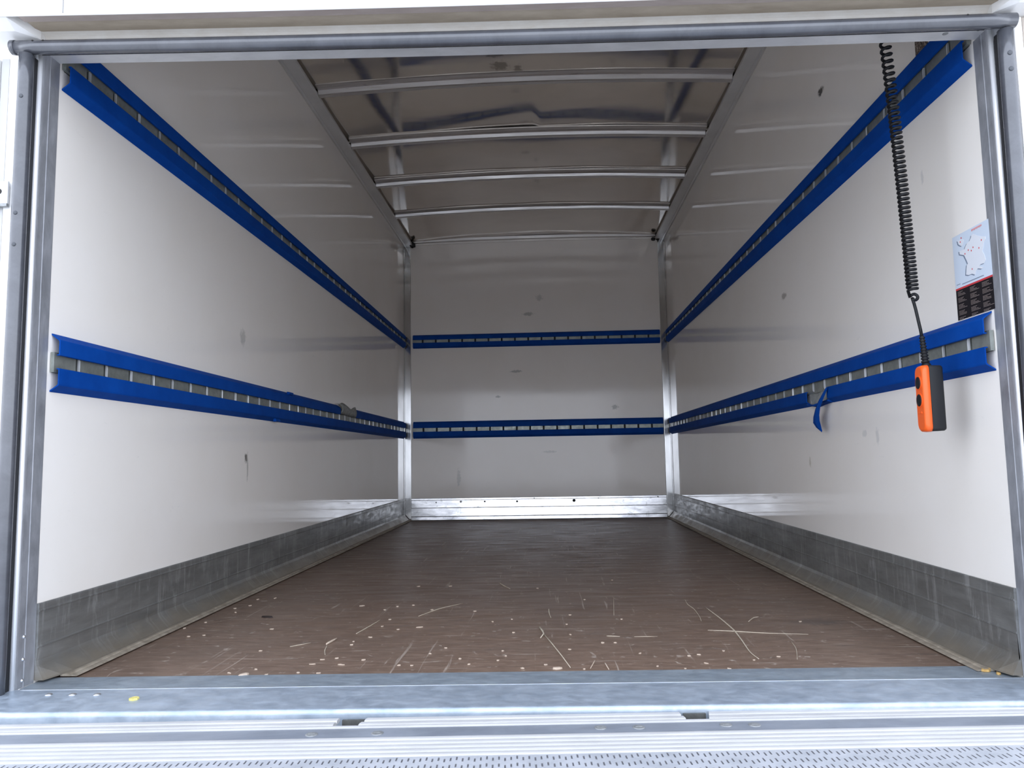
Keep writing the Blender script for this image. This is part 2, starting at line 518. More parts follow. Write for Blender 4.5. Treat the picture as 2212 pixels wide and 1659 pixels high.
# angle trims in the back corners
for n, sx in ((4, -1), (5, 1)):
    b = MB()
    b.loft([[(sx * px, py, z) for px, py in ((WX, YB), (WX, YB - 0.03), (WX - 0.004, YB - 0.03), (WX - 0.006, YB - 0.007), (WX - 0.052, YB - 0.006), (WX - 0.054, YB - 0.004), (WX - 0.054, YB))] for z in (0.0, 0.6, 1.2, 2.205)])
    struct(bevel(b.build('trim_%d' % n, M_trim), 0.0012))


# kick plates
def kick(name, sx, zk, lines):
    prof = [(0, zk), (0.005, zk), (0.006, zk - 0.003)]
    for zl in lines:
        prof += [(0.006, zl + 0.003), (0.0078, zl + 0.0012), (0.0078, zl - 0.0012), (0.006, zl - 0.003)]
    prof += [(0.006, 0.048), (0.010, 0.038), (0.036, 0.010), (0.040, 0.0075), (0, 0.0075)]
    b = MB(); b.loft([[(sx * (WX - (t * q if z < 0.05 else t)), y, z) for t, z in prof] for y, q in ((0.0292 if sx < 0 else 0.0372, 0.55), (0.075, 0.85), (0.11, 1.0), (YB - 0.03, 1.0))])
    o = struct(b.build(name, M_kick))
    b = MB()
    prof = [(0.030, 0.0036), (0.030, 0.0072), (0.040, 0.0080), (0.044, 0.0092), (0.050, 0.0092), (0.053, 0.0062), (0.058, 0.0068), (0.063, 0.0058), (0.067, 0.0036)]
    b.loft([[(sx * (WX - t), y, z) for t, z in prof] for y in (0.075 if sx < 0 else 0.085, YB - 0.03)])
    b.build('floor_lip', M_dirt_lip, o)
    return o


kl = kick('baseboard_left', -1, 0.171, (0.155, 0.078))
kr = kick('baseboard_right', 1, 0.184, (0.160, 0.093, 0.040))
b = MB()
prof = [(YB, 0.171), (YB - 0.004, 0.171), (YB - 0.006, 0.168), (YB - 0.006, 0.157), (YB - 0.0045, 0.155), (YB - 0.006, 0.153), (YB - 0.006, 0.098), (YB - 0.004, 0.0955), (YB - 0.006, 0.093), (YB - 0.006, 0.032), (YB - 0.004, 0.029), (YB - 0.007, 0.026), (YB - 0.009, 0.004), (YB, 0.004)]
b.loft([[(x, min(py - 0.075 * (0.171 - pz), YB) if py < YB else py, pz) for py, pz in prof] for x in (-0.995, 0.995)])
kb = struct(b.build('baseboard_back', M_kick_back))
for (x, z, r) in ((0.28, 0.139, 0.0125), (-0.164, 0.138, 0.008), (-0.417, 0.1405, 0.007), (-0.80, 0.137, 0.005), (0.47, 0.155, 0.004), (0.93, 0.16, 0.004), (-0.03, 0.162, 0.004), (-0.03, 0.028, 0.004)):
    b = MB(); b.disc((x, YB - 0.0055 - 0.075 * (0.171 - z), z), (0, -1, 0.075), r, 0.0012, 12); b.build('hole', M_dark, kb)
b = MB(); b.disc((-0.605, YB - 0.0078, 0.142), (0, -1, 0), 0.009, 0.002, 12, 0.002); b.build('plug', M_white, kb)

# ------------------------------------------------------------------ rear frame
for side, sx, y0, y1 in (('left', -1, -0.036, 0.028), ('right', 1, -0.022, 0.036)):
    t = thing('door_jamb', 'grey galvanised jamb post at the %s side of the rear opening' % side, 'jamb', (sx * 1.05, 0, 0))
    ym = (y0 + y1) / 2
    prof = [(1.049, y1), (1.049, ym + 0.0030), (1.0482, ym + 0.0015), (1.0482, ym - 0.0015), (1.049, ym - 0.0030), (1.049, y0 + 0.010), (1.0498, y0 + 0.006), (1.0520, y0 + 0.002), (1.0560, y0), (1.0600, y0 + 0.001), (1.064, y0 + 0.003), (1.088, y0 + 0.003), (1.088, y1)]
    b = MB()
    b.loft([[(sx * px - sx * 1.05, py, z) for px, py in prof] for z in (0.003, 0.35, 0.7, 1.05, 1.392 + zh(sx * 1.05))])
    b.build('jamb_profile', M_jamb, t)
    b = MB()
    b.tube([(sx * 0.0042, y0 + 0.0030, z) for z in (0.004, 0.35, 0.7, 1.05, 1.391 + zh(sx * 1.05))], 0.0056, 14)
    b.build('highlight_bead', M_bead, t)  # bright bead added along the jamb edge to draw its highlight
    if sx < 0:
        for z in (0.109, 0.062, 0.018):
            b = MB(); b.disc((0.0008, -0.010, z), (1, 0, 0), 0.0042, 0.001, 10, 0.0025); b.build('rivet', M_rivet, t)

t = thing('door_header', 'light grey metal soffit across the top of the rear opening', 'header', (0, 0, 1.39))
prof = [(-0.040, 0.0040), (-0.036, 0.0020), (0.026, 0.0020), (0.0285, 0.0045), (0.0285, 0.066), (0.0315, 0.068), (0.0315, 0.095), (-0.0275, 0.095), (-0.0275, 0.010), (-0.0430, 0.008), (-0.0430, 0.0046)]
xs = [-1.082 + 2.164 * i / 24 for i in range(25)]
b = MB(); b.loft([[(x, py, pz + zh(x)) for py, pz in prof] for x in xs]); b.build('soffit', M_soffit, t)
b = MB(); b.disc((0.969, -0.003, zh(0.969) + 0.0025), (0, 0, -1), 0.006, 0.0012, 14, 0.001); b.build('screw', M_bolt, t)
b = MB(); b.disc((1.035, -0.012, zh(1.035) + 0.0022), (0, 0, -1), 0.0035, 0.0006, 8); b.build('screw', M_bolt, t)
# round seal tubes around the opening


def seal(label, pts):
    t = thing('door_seal', label, 'seal', pts[0])
    p0 = Vector(pts[0])
    b = MB()
    b.tube([Vector(p) - p0 for p in pts], 0.0155, 20)
    b.build('tube', M_seal, t)
    vert = abs(pts[0][2] - pts[-1][2]) > 0.5
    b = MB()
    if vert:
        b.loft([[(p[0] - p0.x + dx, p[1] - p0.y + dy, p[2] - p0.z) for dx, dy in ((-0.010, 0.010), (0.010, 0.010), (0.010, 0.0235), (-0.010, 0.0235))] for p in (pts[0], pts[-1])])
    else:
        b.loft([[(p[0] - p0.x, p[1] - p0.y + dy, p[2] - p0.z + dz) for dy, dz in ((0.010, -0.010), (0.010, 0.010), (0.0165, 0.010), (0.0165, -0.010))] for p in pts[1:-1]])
    b.build('gap_shade_web', M_gap_shade, t)  # black web added behind the tube to paint the gap's shade
    return t, p0


N = 40
pts = [(-1.0975 + 2.180 * i / N, -0.060, 1.3835 + zh(-1.0975 + 2.180 * i / N)) for i in range(N + 1)]
t, p0 = seal('horizontal grey round seal tube along the top of the opening', pts)
b = MB(); b.tube([(-0.004, 0, 0), (0.006, 0, 0)], 0.0162, 20); b.build('end_cap', M_seal, t)
for x in (-1.047, -1.023, 0.98):
    b = MB(); b.disc((x - p0.x, -0.0130, zh(x) - zh(p0.x) + 0.009), (0, -0.84, 0.54), 0.0022, 0.0010, 8); b.build('pin_hole', M_dark, t)
zt = 1.3835 - 0.017
t, p0 = seal('vertical grey round seal tube beside the left jamb', [(-1.0675, -0.060, zt + zh(-1.0675) - k * (zt + zh(-1.0675) + 0.004) / 24) for k in range(25)])
for z in (1.285, 1.02, 0.95):
    b = MB(); b.disc((0.002, -0.0150, z - p0.z), (0.1, -1, 0), 0.0045, 0.0012, 10, 0.001); b.build('knock_mark', M_knock, t)
t, p0 = seal('vertical grey round seal tube beside the right jamb', [(1.066 - 0.010 * (k / 24) , -0.052, zt + zh(1.066) - k * (zt + zh(1.066) + 0.004) / 24) for k in range(25)])
for z in (1.30, 1.265):
    b = MB(); b.disc((-0.003, -0.0150, z - p0.z), (-0.1, -1, 0), 0.0050, 0.0012, 10, 0.001); b.build('knock_mark', M_knock, t)

# white body around the frame
t = thing('body_header', 'white overhanging body panel above the rear opening with a dusty shaded recess', 'body panel', (0, -0.05, 1.42))
yo, zo = -0.05, 1.42
xs = [-1.05 + 2.10 * i / 24 for i in range(25)]
prof = [(-0.120, 1.75), (-0.120, 1.4235), (-0.1190, 1.4222), (-0.1178, 1.4218), (-0.1170, 1.75)]
b = MB(); b.loft([[(x, py - yo, pz + zh(x) * (1 if pz < 1.7 else 0) - zo) for py, pz in prof] for x in [-1.24 + 2.49 * i / 30 for i in range(31)]]); b.build('lip', M_white, t)
b = MB(); b.loft([[(x, py - yo, pz + zh(x) - zo) for py, pz in ((-0.1176, 1.4219), (-0.0965, 1.4219), (-0.0955, 1.4228), (-0.0955, 1.4300), (-0.1176, 1.4300))] for x in xs]); b.build('lip_return', M_lip_dust_shade, t)
rings = []
for x in xs:
    pr = [(-0.0985, 1.4284), (-0.052, 1.4284)]
    for k in range(7):
        a = math.pi / 2 * k / 6
        pr.append((-0.052 + 0.022 * math.sin(a), 1.4064 + 0.022 * math.cos(a)))
    pr += [(-0.030, 1.402), (-0.0284, 1.402), (-0.0284, 1.60), (-0.0985, 1.60)]
    rings.append([(x, py - yo, pz + zh(x) - zo) for py, pz in pr])
b = MB(); b.loft(rings, True, False); b.build('recess', M_header, t)
b = MB(); b.loft([[(x, py - yo, pz + zh(x) - zo) for py, pz in ((-0.0955, 1.4274), (-0.049, 1.4274), (-0.049, 1.4286), (-0.0955, 1.4286))] for x in xs]); b.build('dust_shade_film', M_soffit_dust_shade, t)
b = MB(); b.box(-0.9485, -0.9465, -0.0725, -0.069, 0.0245, 0.20); b.build('seam', M_seam, t)
for sx in (-1, 1):             # rounded end blocks that close the recess
    xe, xi = sx * 1.20, sx * 1.044
    b = MB()
    pr = [(-0.1160, 1.60), (-0.1160, 1.4225), (-0.085, 1.408), (-0.030, 1.402), (-0.0290, 1.60)]
    b.loft([[(x, py - yo, pz + zh(x) - zo) for py, pz in pr] for x in (xe, sx * 1.086)])
    b.loft([[(x, py - yo, pz + zh(x) - zo) for py, pz in pr] for x in (sx * 1.086, sx * 1.078)] + [[(xi, (py if py > -0.04 else -0.050) - yo, max(pz, 1.405) + zh(xi) - zo) for py, pz in pr]])
    b.build('end_block', M_white, t)

t = thing('body_corner', 'white body corner column left of the rear opening', 'body panel', (-1.12, -0.04, -0.05))
b = MB(); b.box(0.004, 0.031, -0.0065, 0.06, 0, 1.44); bevel(b.build('inner_panel', M_white, t), 0.002)
b = MB(); b.box(-0.0165, 0.002, -0.004, 0.06, 0, 1.44); bevel(b.build('recessed_channel', M_channel, t), 0.001)
b = MB(); b.box(-0.25, -0.019, -0.010, 0.06, 0, 1.44); bevel(b.build('outer_panel', M_white, t), 0.004)
t = thing('body_corner', 'white body corner column right of the rear opening with a beige edge', 'body panel', (1.10, -0.04, -0.05))
b = MB(); b.box(-0.012, 0.006, -0.0065, 0.06, 0, 1.44); bevel(b.build('inner_panel', M_white, t), 0.002)
b = MB(); b.box(0.008, 0.030, -0.004, 0.06, 0, 1.44); bevel(b.build('edge_strip', M_beige, t), 0.001)
b = MB(); b.box(0.032, 0.25, -0.010, 0.06, 0, 1.44); bevel(b.build('outer_panel', M_white, t), 0.004)

t = thing('hinge_bracket', 'small pale metal bracket with a dark bolt hole on the left body corner', 'bracket', (-1.117, -0.052, 1.074))
b = MB(); b.box(-0.05, 0.018, -0.004, 0.0025, -0.026, 0.026); bevel(b.build('plate', M_soffit, t), 0.002, 3)
b = MB(); b.disc((-0.002, -0.0035, 0.002), (0, -1, 0), 0.0065, 0.0012, 12); b.build('bolt_hole', M_dark, t)
b = MB(); b.box(-0.05, 0.018, -0.006, 0.002, -0.032, -0.0262); b.build('lower_edge', M_bolt, t)

# ------------------------------------------------------------------ sill
SR = 0.0300
t = thing('sill_plate', 'bluish galvanised threshold plate in front of the brown floor', 'threshold', (0, 0, 0), SR)
b = MB()
b.loft([[(x, y, z) for y, z in ((0.003, 0.0030), (0.003, -0.02), (0.1045, -0.02), (0.1045, 0.0012), (0.100, 0.0022))] for x in (-1.048, 1.045)])
bevel(b.build('rear_band', M_sill_dark, t), 0.0008)
b = MB()
pr = [(0.002, -0.004), (0.002, 0.0042), (-0.001, 0.0046), (-0.127, 0.0005)]
for k in range(7):
    a = math.pi / 2 * k / 6
    pr.append((-0.127 - 0.009 * math.sin(a), -0.0085 + 0.009 * math.cos(a)))
pr += [(-0.136, -0.030), (-0.10, -0.030), (-0.10, -0.004)]
b.loft([[(x, y, z) for y, z in pr] for x in (-1.095, 1.10)])
b.build('front_band', M_sill, t)
b = MB(); b.box(-1.048, 1.047, -0.0012, 0.0012, 0.0044, 0.0052); b.build('fold_glint', M_rivet, t)  # bright strip added to paint the glint along the fold
for (x, y) in ((-0.957, -0.032), (-0.907, -0.0335), (-0.855, -0.0355)):
    b = MB(); b.disc((x, y, 0.0034), (0, 0, 1), 0.0075, 0.0012, 12, 0.0022); b.build('screw', M_rivet, t)

# ------------------------------------------------------------------ tail lift deck
DR = 0.051
t = thing('tail_lift', 'pale ribbed aluminium tail lift deck below the sill', 'tail lift', (0, 0, 0), DR)
DX = 1.27


def ribbed(y0, y1, n, ztop=-0.010, zlow=-0.055):
    pr = []
    p = (y1 - y0) / n
    for k in range(n):
        a = y0 + k * p
        pr += [(a + 0.0008, ztop - 0.0045), (a + p * 0.16, ztop - 0.0008), (a + p * 0.32, ztop), (a + p * 0.66, ztop), (a + p * 0.82, ztop - 0.0010), (a + p - 0.0008, ztop - 0.0045)]
    return pr + [(y1, zlow), (y0, zlow)]


A0, A1 = -0.1955, -0.1395
NT1 = [(-DX, -DX), (-0.3365, -0.3365)]
b = MB()
# the row beside the sill is cut by two latch notches
ybrk = -0.183
segs = [(-DX, -DX, -0.3315, -0.3365), (-0.2765, -0.2905, 0.3060, 0.3140), (0.3660, 0.3560, DX, DX)]
for (xa1, xa0, xb1, xb0) in segs:   # x at the sill edge / at the notch bottom
    pr = ribbed(ybrk, A1, 2, -0.010, -0.0175)
    fr = lambda y: (y - ybrk) / (A1 - ybrk)
    b.loft([[(xa0 + (xa1 - xa0) * fr(y), y, z) for y, z in pr], [(xb0 + (xb1 - xb0) * fr(y), y, z) for y, z in pr]])
pr = ribbed(A0, ybrk - 0.0002, 1, -0.010, -0.0175)
b.loft([[(x, y, z) for y, z in pr] for x in (-DX, DX)])
b.build('edge_extrusion', M_lift, t)
b = MB(); b.loft([[(x, y, z) for y, z in ((-0.2425, -0.0125), (-0.196, -0.0125), (-0.196, -0.05), (-0.2425, -0.05))] for x in (-DX, DX)])
b.build('steel_strip', M_strip, t)
b = MB(); b.loft([[(x, y, z) for y, z in ribbed(-0.334, -0.243, 5)] for x in (-DX, DX)]); b.build('ribbed_extrusion', M_lift, t)
for (x, y) in ((-0.3525, -0.2417), (-0.2359, -0.2351), (0.1622, -0.2081), (0.231, -0.206), (0.388, -0.1946), (0.439, -0.1948)):
    lx = x * math.cos(DR) + y * math.sin(DR)
    ly = -x * math.sin(DR) + y * math.cos(DR)
    b = MB(); b.disc((lx, min(max(ly, -0.228), -0.211), -0.0126), (0, 0, 1), 0.0112, 0.0008, 16, 0.0009)
    b.box(lx - 0.006, lx + 0.006, ly - 0.001 if -0.228 < ly < -0.211 else -0.220, ly + 0.001 if -0.228 < ly < -0.211 else -0.218, -0.0125, -0.0103)
    b.build('bolt_head', M_bolt, t)
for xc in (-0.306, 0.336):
    b = MB(); b.box(xc - 0.038, xc + 0.038, -0.1835, -0.138, -0.050, -0.046); b.build('notch_shade_floor', M_dark, t)  # near-black floor paints the shade down in the notch
    b = MB()
    b.loft([[(xc + px, y, pz) for px, pz in ((-0.020, -0.045), (-0.020, -0.013), (0.022, -0.013), (0.022, -0.045), (0.013, -0.045), (0.009, -0.026), (-0.003, -0.026), (-0.007, -0.045))] for y in (-0.150, -0.144)])
    b.build('latch_plate', M_latch, t)
# grip plate: small slots punched in rows
CW, CL = 0.0098, 0.029
nx, ny = int(2 * 1.2 / CW), 48
v, f = [], []
for j in range(ny):
    for i in range(nx):
        x = -1.2 + i * CW
        yb = -0.3355 - (j + 1) * CL
        o_ = len(v)
        x0, x1 = x, x + CW
        off = (i * 7 % 5) * 0.0035
        sx0, sx1 = x + 0.0034, x + 0.0062
        sy0, sy1 = yb + 0.004 + off * 0.6, yb + 0.018 + off * 0.6
        z, zd = -0.012, -0.0150
        v += [(x0, yb, z), (x1, yb, z), (x1, yb + CL, z), (x0, yb + CL, z), (sx0, sy0, z), (sx1, sy0, z), (sx1, sy1, z), (sx0, sy1, z), (sx0, sy0, zd), (sx1, sy0, zd), (sx1, sy1, zd), (sx0, sy1, zd)]
        f += [(o_, o_ + 1, o_ + 5, o_ + 4), (o_ + 1, o_ + 2, o_ + 6, o_ + 5), (o_ + 2, o_ + 3, o_ + 7, o_ + 6), (o_ + 3, o_, o_ + 4, o_ + 7)]
        f += [(o_ + 4, o_ + 5, o_ + 9, o_ + 8), (o_ + 5, o_ + 6, o_ + 10, o_ + 9), (o_ + 6, o_ + 7, o_ + 11, o_ + 10), (o_ + 7, o_ + 4, o_ + 8, o_ + 11), (o_ + 8, o_ + 9, o_ + 10, o_ + 11)]
g = obj('grip_plate', v, f, M_tread, t)
g.data.materials.append(M_slot)
mi = []
for _ in range(nx * ny):
    mi += [0] * 4 + [1] * 5
g.data.polygons.foreach_set('material_index', mi)
g['kind'] = 'stuff'
b = MB(); b.box(-DX, DX, -1.74, -0.336, -0.06, -0.0155); b.build('deck_body', M_lift, t)


# ------------------------------------------------------------------ lashing rails
def H(k, zt_, zb_):
    return zb_ + (zt_ - zb_) * k


def rail(name_label, place, s0, s1, zf, pitch, first, gaps_up=(), gaps_lo=(), lips=True):
    """place(s, t, z) -> point; s runs along the wall, t out of it; zf(s) -> (z top, z bottom)"""
    o0 = place((s0 + s1) / 2, 0, 0)
    zt_, zb_ = zf((s0 + s1) / 2)
    org = Vector((o0[0], o0[1], zb_))
    t = thing('lashing_rail', name_label, 'lashing rail', org, 0, 'blue edged lashing rails on the load box walls')
    L = lambda s, tt, z: Vector(place(s, tt, z)) - org
    T = 0.022

    def strip(which, a, c, nm):
        b = MB()
        rings = []
        n = max(2, int((c - a) / 0.25))
        for k in range(n + 1):
            s = a + (c - a) * k / n
            zt_, zb_ = zf(s)
            if which == 'up':
                z0, z1, z2 = H(1.0, zt_, zb_), H(0.885, zt_, zb_), H(0.620, zt_, zb_)
                d = 1
            else:
                z0, z1, z2 = H(0.0, zt_, zb_), H(0.108, zt_, zb_), H(0.400, zt_, zb_)
                d = -1
            pr = [(0.0005, z0), (T - 0.004, z1 + d * 0.0024), (T - 0.001, z1 + d * 0.0004), (T, z1 - d * 0.003), (T, z2 + d * 0.001), (T - 0.001, z2), (T - 0.007, z2), (T - 0.007, z2 + d * 0.0025), (T - 0.003, z2 + d * 0.0025), (T - 0.003, z1 - d * 0.003), (T - 0.005, z1 - d * 0.0005), (0.0005, z0 - d * 0.0035)]
            rings.append([L(s, tt, z) for tt, z in pr])
        b.loft(rings)
        return b.build(nm, M_blue, t)

    def runs(gaps):
        out, a = [], s0
        for g0, g1 in gaps:
            out.append((a, g0)); a = g1
        return out + [(a, s1)]
    for a, c in runs(gaps_up): strip('up', a, c, 'upper_strip')
    for a, c in runs(gaps_lo): strip('lo', a, c, 'lower_strip')
    # slotted steel track
    b = MB()

    def slab(a, c, t0, t1, k0, k1):
        rings = []
        for s in (a, c):
            zt_, zb_ = zf(s)
            z0, z1 = H(k0, zt_, zb_), H(k1, zt_, zb_)
            rings.append([L(s, t0, z0), L(s, t1, z0), L(s, t1, z1), L(s, t0, z1)])
        b.loft(rings)
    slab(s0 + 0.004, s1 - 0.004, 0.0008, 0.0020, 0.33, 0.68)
    b.build('slot_shade_backing', M_dark, t)  # near-black backing paints the shade inside the slots
    b = MB()
    slab(s0 - 0.003, s1, 0.0020, 0.0105, 0.335, 0.365)
    slab(s0 - 0.003, s1, 0.0020, 0.0105, 0.645, 0.675)
    slots = []
    s = first
    while s < s1 - 0.02:
        slots.append(s); s += pitch
    a = s0 - 0.003
    for s in slots:
        slab(a, s - 0.013, 0.0020, 0.0105, 0.365, 0.645)
        a = s + 0.0015
    slab(a, s1, 0.0020, 0.0105, 0.365, 0.645)
    b.build('track', M_track, t)
    if lips:
        me = None
        for s in slots:
            zt_, zb_ = zf(s)
            z0, z1 = H(0.375, zt_, zb_), H(0.640, zt_, zb_)
            if me is None:
                bb = MB()
                hz = (z1 - z0) / 2
                c0 = Vector(place(s, 0, 0)); c0.z = (z0 + z1) / 2
                ring = []
                bb.loft([[Vector(place(s + ds, tt, c0.z + dz * hz)) - c0 for tt, dz in ((0.0072, -1), (0.0120, -0.95), (0.0136, -0.7), (0.0136, 0.7), (0.0120, 0.95), (0.0072, 1))] for ds in (0.0, 0.0014)])
                e = bb.build('slot_edge', M_slot_edge, t)
                me = e.data
            else:
                e = bpy.data.objects.new('slot_edge', me); link(e); e.parent = t
                c0 = Vector(place(s, 0, 0)); c0.z = (z0 + z1) / 2
            e.location = c0 - org
            e.rotation_euler = (0, 0, random.uniform(-0.25, 0.25))
    return t, L


left = lambda s, tt, z: (-WX + tt, s, z)
right = lambda s, tt, z: (WX - tt, s, z)
back = lambda s, tt, z: (s, YB - tt, z)
lin = lambda a0, a1, b0, b1: (lambda s: (a0 + (a1 - a0) * min(max((s - 0.04) / 4.29, 0), 1), b0 + (b1 - b0) * min(max((s - 0.04) / 4.29, 0), 1)))
rl, Ll = rail('blue edged lashing rail low on the left wall, its upper strip torn near the back', left, 0.040, 4.335, lin(0.7735, 0.7735, 0.6390, 0.6400), 0.1150, 0.130, gaps_up=((2.42, 2.76),))
rail('blue edged lashing rail high on the left wall, ending under the header', left, 0.038, 4.335, lin(1.499, 1.470, 1.3535, 1.3610), 0.1150, 0.128)
rr_, Lr = rail('blue edged lashing rail low on the right wall, its lower strip torn and hanging', right, 0.046, 4.335, lin(0.7735, 0.7735, 0.6430, 0.6400), 0.1130, 0.126, gaps_lo=((0.985, 1.19),))
rail('blue edged lashing rail high on the right wall, behind the coiled cord', right, 0.046, 4.335, lin(1.484, 1.468, 1.3310, 1.3600), 0.1130, 0.122)
rail('upper dark blue lashing rail on the back wall', back, -0.978, 0.988, lambda s: (1.470, 1.361), 0.1058, -0.894, lips=False)
rail('lower dark blue lashing rail on the back wall', back, -0.978, 0.990, lambda s: (0.7735, 0.6405), 0.1058, -0.891, lips=False)

# torn places
v, f = [], []
seg = 14
for k in range(seg + 1):
    a = k / seg
    s = 2.42 + 0.34 * a
    for j in range(6):
        q = j / 5
        z = 0.727 + 0.052 * q - 0.006 * a + (0.012 * math.sin(a * 7.5) * q)
        tt = 0.010 + 0.016 * math.sin(q * 2.6 + 0.2) + 0.005 * math.sin(9 * a + 3 * q)
        v.append(Ll(s, tt, z))
for k in range(seg):
    for j in range(5):
        a = k * 6 + j
        f.append((a, a + 1, a + 7, a + 6))
o = obj('torn_backing', v, f, M_backing, rl, True)
sd = o.modifiers.new('thick', 'SOLIDIFY'); sd.thickness = 0.002
o['label'] = 'crumpled grey backing laid bare by a tear'
for (sa, zz) in ((1.62, 0.766), (1.46, 0.643)):
    b = MB(); b.loft([[Ll(s, tt, z) for tt, z in ((0.012, zz - 0.006), (0.025, zz - 0.004), (0.024, zz + 0.006), (0.012, zz + 0.008))] for s in (sa - 0.03, sa + 0.02)])
    b.build('lap_joint', M_blue, rl)
v, f = [], []
for k in range(11):
    s = 0.985 + 0.205 * k / 10
    for j in range(5):
        q = j / 4
        v.append(Lr(s, 0.006 + 0.004 * math.sin(5 * q + k), 0.646 + 0.046 * q + 0.003 * math.sin(k * 1.9)))
for k in range(10):
    for j in range(4):
        a = k * 5 + j
        f.append((a, a + 5, a + 6, a + 1))
o = obj('torn_backing', v, f, M_backing, rr_, True)
o['label'] = 'grey backing laid bare where the strip tore off'
# curled remains along the lower edge and the hanging flap
b = MB()
b.loft([[Lr(s, 0.0015, z), Lr(s, tt, z + 0.004), Lr(s, tt + 0.001, z + 0.010), Lr(s, 0.0015, z + 0.006)] for s, tt, z in ((0.985, 0.020, 0.643), (1.05, 0.017, 0.640), (1.12, 0.022, 0.634), (1.19, 0.021, 0.642))])
b.build('torn_edge', M_blue, rr_)
path = [(0.975, 0.024, 0.691, 0.012), (0.990, 0.030, 0.672, 0.020), (1.008, 0.036, 0.650, 0.025), (1.030, 0.039, 0.625, 0.025), (1.050, 0.038, 0.600, 0.030), (1.058, 0.036, 0.580, 0.033), (1.045, 0.034, 0.563, 0.024), (1.026, 0.033, 0.550, 0.008), (1.016, 0.033, 0.545, 0.002)]
rings = [[Lr(s - wd, tt, z + 0.002), Lr(s, tt + 0.004, z), Lr(s + wd, tt, z - 0.002), Lr(s, tt + 0.001, z)] for s, tt, z, wd in path]
b = MB(); b.loft(rings)
o = b.build('torn_flap', M_blue, rr_)
o['label'] = 'strip of blue covering hanging down from the tear'

# ------------------------------------------------------------------ pendant control with coiled cord
PX, PY, PZ, PROT = 0.9570, 0.150, 0.592, math.radians(-5)
pend = thing('pendant_control', 'orange and black pendant control hanging on a black coiled cord', 'remote control', (PX, PY, PZ), PROT)


def shell(name, x0, x1, mat, bulge=0.0, taper=0.0):
    """x runs from the button face back; outline in y-z with rounded corners"""
    def outline(hy, hz, r, x):
        p = []
        for (cy, cz, a0) in ((hy - r, hz - r, 0), (-hy + r, hz - r, 90), (-hy + r, -hz + r, 180), (hy - r, -hz + r, 270)):
            for k in range(6):
                a = math.radians(a0 + 18 * k)
                p.append((x, cy + r * math.cos(a), cz + r * math.sin(a)))
        return p
    rings = []
    if bulge:
        rings += [outline(0.0185, 0.070, 0.014, x0), outline(0.0215, 0.0730, 0.015, x0 + 0.0015), outline(0.0238, 0.0755, 0.014, x0 + 0.005), outline(0.0245, 0.0765, 0.012, x1)]
    else:
        rings += [outline(0.0235, 0.0745, 0.006, x0), outline(0.0240, 0.0750, 0.006, x0 + 0.003), outline(0.0235, 0.0745, 0.006, x1 - 0.004), outline(0.0215, 0.0725, 0.006, x1)]
    b = MB(); b.loft(rings, True, True)
    return b.build(name, mat, pend)


front = shell('front_shell', -0.0225, -0.0075, M_orange, 1.0)
front['label'] = 'orange front shell with two round buttons'
shell('back_shell', -0.0073, 0.0225, M_black)['label'] = 'black rear shell'
for dz in (0.0365, -0.0035):
    b = MB()
    b.disc((-0.0220, 0, dz), (-1, 0, 0), 0.0168, 0.0020, 22, 0.0)
    ring = b.build('button_rim', M_orange, front)
    b = MB(); b.disc((-0.0238, 0, dz), (-1, 0, 0), 0.0140, 0.0010, 20, 0.0012); b.build('button', M_black, front)
b = MB(); b.loft([[(x, y, z) for y, z in ((-0.009, -0.034), (0.009, -0.034), (0.008, -0.030), (-0.008, -0.030))] for x in (-0.0240, -0.021)]); b.build('thumb_ridge', M_orange, front)
# ribbed strain relief
b = MB()
zz0, rr0 = 0.074, []
pts, rad = [], []
nrib = 9
for k in range(nrib * 4 + 1):
    u = k / (nrib * 4)
    z = 0.083 + 0.062 * u
    pts.append((-0.0045 - 0.0055 * u, -0.004 * u, z))
    rad.append((0.0092 - 0.0030 * u) * (1.0 if (k % 4) in (1, 2) else 0.70))
b.tube(pts, rad, 12)
b.tube([(-0.0030, 0, 0.072), (-0.0042, 0, 0.0835)], [0.0125, 0.0075], 12)
b.build('strain_relief', M_cord, pend)
b = MB()
b.tube([(0.000, 0.004, 0.070), (0.000, 0.004, 0.084), (-0.003, 0.003, 0.092)], 0.0022, 8)
b.build('retaining_loop', M_cord, pend)
# cord: straight tail, end loop, coil and lead up behind the header
base = Vector((PX, PY, PZ))
ax_bot, ax_top = Vector((0.9345, 0.150, 0.845)), Vector((0.9085, 0.150, 1.470))
pts = [(-0.0100, -0.004, 0.143), (-0.0120, -0.004, 0.160), (-0.0155, -0.003, 0.185), (-0.0185, -0.002, 0.208), (-0.0200, 0.001, 0.222)]
e = Vector((0.9375, 0.150, 0.829)) - base      # small end loop
for k in range(15):
    a = math.radians(200 + 24 * k)
    pts.append((e.x + 0.0075 * math.cos(a), e.y - 0.004 + 0.0006 * k, e.z + 0.0075 * math.sin(a)))
zlen = (ax_top - ax_bot).length
s, ph = 0.0, math.radians(180)
R_ = 0.0105
STEP = 12
while s < zlen:
    u = s / zlen
    pitch = 0.0088 + 0.0032 * min(u / 0.55, 1.0) + 0.0065 * max(0.0, (u - 0.62) / 0.38) ** 1.2
    c = ax_bot.lerp(ax_top, u) + Vector((0.003 * math.sin(3.1 * u), 0, 0)) - base
    pts.append((c.x + R_ * math.cos(ph), c.y + R_ * math.sin(ph), c.z + 0.0))
    ph += 2 * math.pi / STEP
    s += pitch / STEP
c = ax_top - base
pts += [(c.x + 0.004, c.y - 0.01, c.z + 0.03), (c.x, c.y - 0.03, c.z + 0.09), (c.x, -PY + 0.075, c.z + 0.14), (c.x, -PY + 0.062, c.z + 0.145)]
unrot = Matrix.Rotation(-PROT, 3, 'Z')
head = [Vector(p) for p in pts[:5]]
